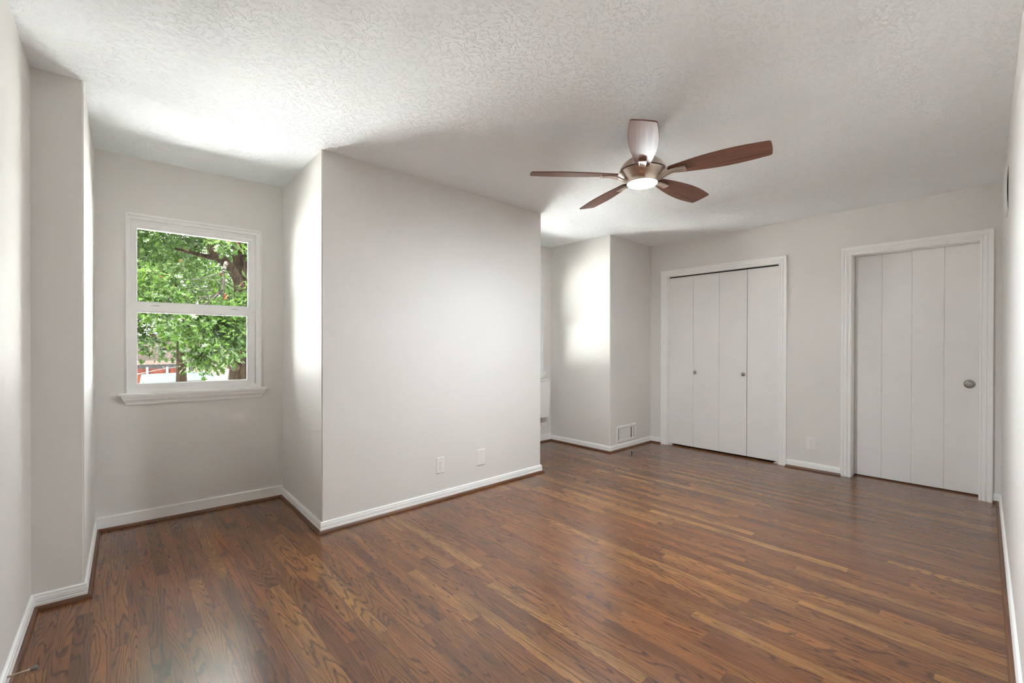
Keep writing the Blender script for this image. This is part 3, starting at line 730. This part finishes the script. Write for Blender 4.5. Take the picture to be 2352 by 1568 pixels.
dead = [pix(522, 606, TY - .56), pix(519, 603, DY + .4), pix(513, 625, DY), pix(514, 645, DY), pix(511, 665, DY), pix(504, 672, DY), pix(492, 682, DY), pix(480, 694, DY), pix(462, 706, DY)]
tube(bm, [loc(oak, p) for p in dead], [0.030, 0.028, 0.025, 0.023, 0.022, 0.018, 0.015, 0.012, 0.008], 8)
for (i, du, dv) in ((2, -70, 30), (3, -45, -6), (4, -60, 10), (5, -80, 40), (6, -60, -4), (4, 3, 60), (7, -50, 12), (3, 40, 40), (6, -30, 34), (5, 46, 34)):
    p = dead[i]; k = (pix(500 + du, 640 + dv, DY) - pix(500, 640, DY))
    branch(bm, loc(oak, p), k, k.length, 0.010, 2, 3)
o = obj('dead_branch', bm, BARK2, oak, True); o['label'] = 'bare pale grey branch with twigs'
cen = []
def ell(c, r, n, cut=None):
    out_ = []
    while len(out_) < n:
        v = rng.normal(size=3); v /= np.linalg.norm(v); v *= rng.random() ** 0.33
        p = np.array(c) + v * np.array(r)
        if cut is None or cut(p): out_.append(p)
    return out_
oc = base.x
def low(p):      # ragged underside of the crown
    return p[2] > 1.88 + 0.35 * math.sin(p[0] * 2.3) + 0.25 * math.sin(p[0] * 5.1 + p[1])
cen += ell((oc - 1.2, TY + 0.6, 3.9), (3.6, 1.9, 2.6), 620, low)
# hanging sprays in front, right and centre of the lower pane
for (u, v, y, n, sp) in ((470, 745, TY - 1.2, 9, .35), (430, 748, TY - 1.2, 6, .3), (545, 760, TY - 1.5, 12, .4), (555, 800, TY - 1.5, 8, .3), (500, 790, TY - .8, 9, .4), (530, 735, TY - 1.6, 8, .4), (522, 815, TY - .6, 3, .25), (490, 838, TY - .5, 2, .15), (458, 845, TY - .4, 2, .15), (565, 690, TY - 1.8, 8, .4), (330, 660, TY - 1.6, 8, .4), (360, 690, TY - 1.6, 8, .4), (545, 560, TY - 2.0, 8, .4)):
    c = pix(u, v, y)
    for _ in range(n): cen.append(np.array(c) + rng.normal(size=3) * sp * 0.5)
cenl = [c - np.array(oak.location) for c in cen]
gap = [(pix(u, v, TY) - Vector((CX, CY, CZ))).normalized() for u, v in ((556, 660), (550, 645), (543, 636), (536, 625), (528, 612), (519, 603), (510, 596), (502, 590), (494, 586), (488, 577), (484, 568), (478, 552), (480, 590), (470, 587), (517, 605), (513, 625), (514, 645), (511, 665), (504, 672), (492, 682), (480, 694), (556, 625), (553, 600), (552, 575), (551, 835), (553, 850), (555, 865), (541, 846), (528, 838))]
def shows_limb(c):
    d = (Vector(c) - Vector((CX, CY, CZ))).normalized()
    return c[1] < TY + 0.1 and any(d.dot(g_) > math.cos(0.018) for g_ in gap)
cen = [c for c in cen if not shows_limb(c)]
cenl = [c - np.array(oak.location) for c in cen]
foliage('foliage', cenl, 0.24, 52, 0.105, LEAF, oak, 0.03)
# second, farther tree with a thin trunk: darker mass at lower left
T2Y = 14.5
b2p = pix(417, 870, T2Y)
tr2 = empty('shade_tree', (b2p.x, T2Y, GZ))
tag(tr2, 'slimmer tree farther back with a straight thin trunk and low leaves coloured darker as shade', 'tree')
bm = bmesh.new()
trunk(bm, tr2, [(Vector((b2p.x, T2Y, GZ)), 0.17), (pix(417, 880, T2Y), 0.125), (pix(416, 840, T2Y), 0.105), (pix(416, 790, T2Y), 0.10), (pix(410, 740, T2Y), 0.085), (pix(402, 680, T2Y), 0.06), (pix(400, 600, T2Y), 0.03)])
trunk(bm, tr2, [(pix(414, 775, T2Y), 0.07), (pix(400, 750, T2Y), 0.06), (pix(380, 735, T2Y - .4), 0.05), (pix(350, 722, T2Y - .6), 0.03)])
obj('trunk', bm, BARK, tr2, True)
cen = ell((b2p.x - 1.1, T2Y, 2.4), (3.0, 1.5, 1.75), 300, lambda p: p[2] > (0.98 if p[0] < b2p.x - 0.3 else 1.30) + 0.2 * math.sin(p[0] * 3.1))
foliage('foliage', [c - np.array(tr2.location) for c in cen], 0.42, 46, 0.135, LEAF, tr2, -0.12)  # leaf tones shifted down: shade of this crown put into the colour
# third crown behind, closes the upper pane
T3Y = 19.0
tr3 = empty('background_tree', (4.5, T3Y, GZ))
tag(tr3, 'broad leafy tree farthest back, filling the gaps between the two nearer trees', 'tree')
bm = bmesh.new(); trunk(bm, tr3, [(Vector((4.5, T3Y, GZ)), 0.25), (Vector((4.5, T3Y, 1.5)), 0.2), (Vector((4.3, T3Y, 5.0)), 0.1)]); obj('trunk', bm, BARK, tr3, True)
cen = ell((3.0, T3Y, 6.3), (5.2, 1.8, 4.2), 520, lambda p: p[2] > 2.2 + 0.4 * math.sin(p[0] * 1.7))
foliage('foliage', [c - np.array(tr3.location) for c in cen], 0.55, 34, 0.19, LEAF, tr3, 0.05)
# neighbour's house, fence, shed roof, hedge, cable
MST = plain('pale stucco', (0.055, 0.043, 0.036), 0.85, var=0.03, spec=0.02)
MRF = plain('grey metal roof', (0.010, 0.010, 0.010), 0.7, var=0.2, scale=3, spec=0.02)
MFE = grain_material('red fence boards', (0.016, 0.0045, 0.003), (0.030, 0.009, 0.006), 0.8, 2, 0.1, 0.02)
MPO = plain('white post', (0.05, 0.048, 0.044), 0.7, spec=0.02)
MTEAL = plain('pale teal sheet metal', (0.034, 0.046, 0.045), 0.7, var=0.08, scale=1.5, spec=0.02)
hs = empty('neighbour_house', (-1.5, 36, GZ)); tag(hs, 'pale stucco house with a grey corrugated awning, beyond the red fence', 'house')
bm = bmesh.new(); add_box(bm, (-7.5, 0, 0), (14, 7, 4.3)); obj('wall', bm, MST, hs)
bm = bmesh.new(); add_box(bm, (-7.8, -0.3, 4.25), (14.3, 7.3, 4.55), None, 0.03); obj('roof', bm, MRF, hs)
bm = bmesh.new(); nn = 90
ra = [[bm.verts.new((-7.0 + 0.14 * j, yy, zz + 0.025 * (j % 2))) for j in range(nn)] for yy, zz in ((-1.6, 2.35), (0, 2.75))]
for j in range(nn - 1): bm.faces.new((ra[0][j], ra[0][j + 1], ra[1][j + 1], ra[1][j]))
bmesh.ops.solidify(bm, geom=bm.faces[:], thickness=0.05)
obj('awning', bm, MRF, hs, False, False)
fc = empty('board_fence', (1.5, 31, GZ)); tag(fc, 'red-brown board fence with white posts in front of the pale house', 'fence')
FX0, FX1 = pix(300, 850, 31).x - 3 - 1.5, pix(436, 850, 31).x - 1.5
ftop = pix(350, 846, 31).z - GZ
bm = bmesh.new(); n_ = int((FX1 - FX0) / 0.16)
for j in range(n_): add_box(bm, (FX0 + j * 0.16, 0, 0), (FX0 + j * 0.16 + 0.15, 0.03, ftop))
obj('boards', bm, MFE, fc)
for u in (338, 384, 430, 300, 262):
    bm = bmesh.new(); xx = pix(u, 850, 31).x - 1.5; add_box(bm, (xx - 0.05, -0.10, 0), (xx + 0.05, -0.002, ftop + 0.08)); obj('post', bm, MPO, fc)
sh = empty('shed', (pix(378, 870, 25).x, 25, GZ)); tag(sh, 'low shed with a pale teal sheet roof, at the foot of the red fence', 'shed')
zt = pix(360, 859, 25).z - GZ; zl = pix(360, 878, 24).z - GZ
bm = bmesh.new(); v = [bm.verts.new(p) for p in ((-0.9, -1.2, zl), (2.1, -1.2, zl + 0.05), (1.6, 1.2, zt), (-0.75, 1.2, zt - 0.05))]; bm.faces.new(v)
bmesh.ops.solidify(bm, geom=bm.faces[:], thickness=0.06); obj('roof', bm, MTEAL, sh, False, False)
bm = bmesh.new(); add_box(bm, (-0.7, -1.0, 0), (1.6, 1.0, zl - 0.12)); obj('wall', bm, MST, sh)
hg = empty('hedge', (pix(325, 880, 23).x, 23, GZ)); tag(hg, 'grey-green hedge at the bottom left corner of the lower pane', 'hedge')
zh = pix(325, 874, 23).z - GZ
foliage('foliage', [np.array((rng.uniform(-1.4, 0.35), rng.uniform(-.4, .4), rng.uniform(0.2, zh - 0.25))) for _ in range(60)], 0.35, 40, 0.10, LEAF, hg, 0.0)
bm = bmesh.new(); pts = [pix(u, v + 1.5, 21) for u, v in ((180, 876), (250, 868), (314, 858), (365, 847), (420, 838), (500, 834), (620, 832), (760, 834))]
tube(bm, pts, [0.016] * len(pts), 5); tag(obj('overhead_cable', bm, MDARK), 'thin dark cable slung across in front of the pale house', 'cable')
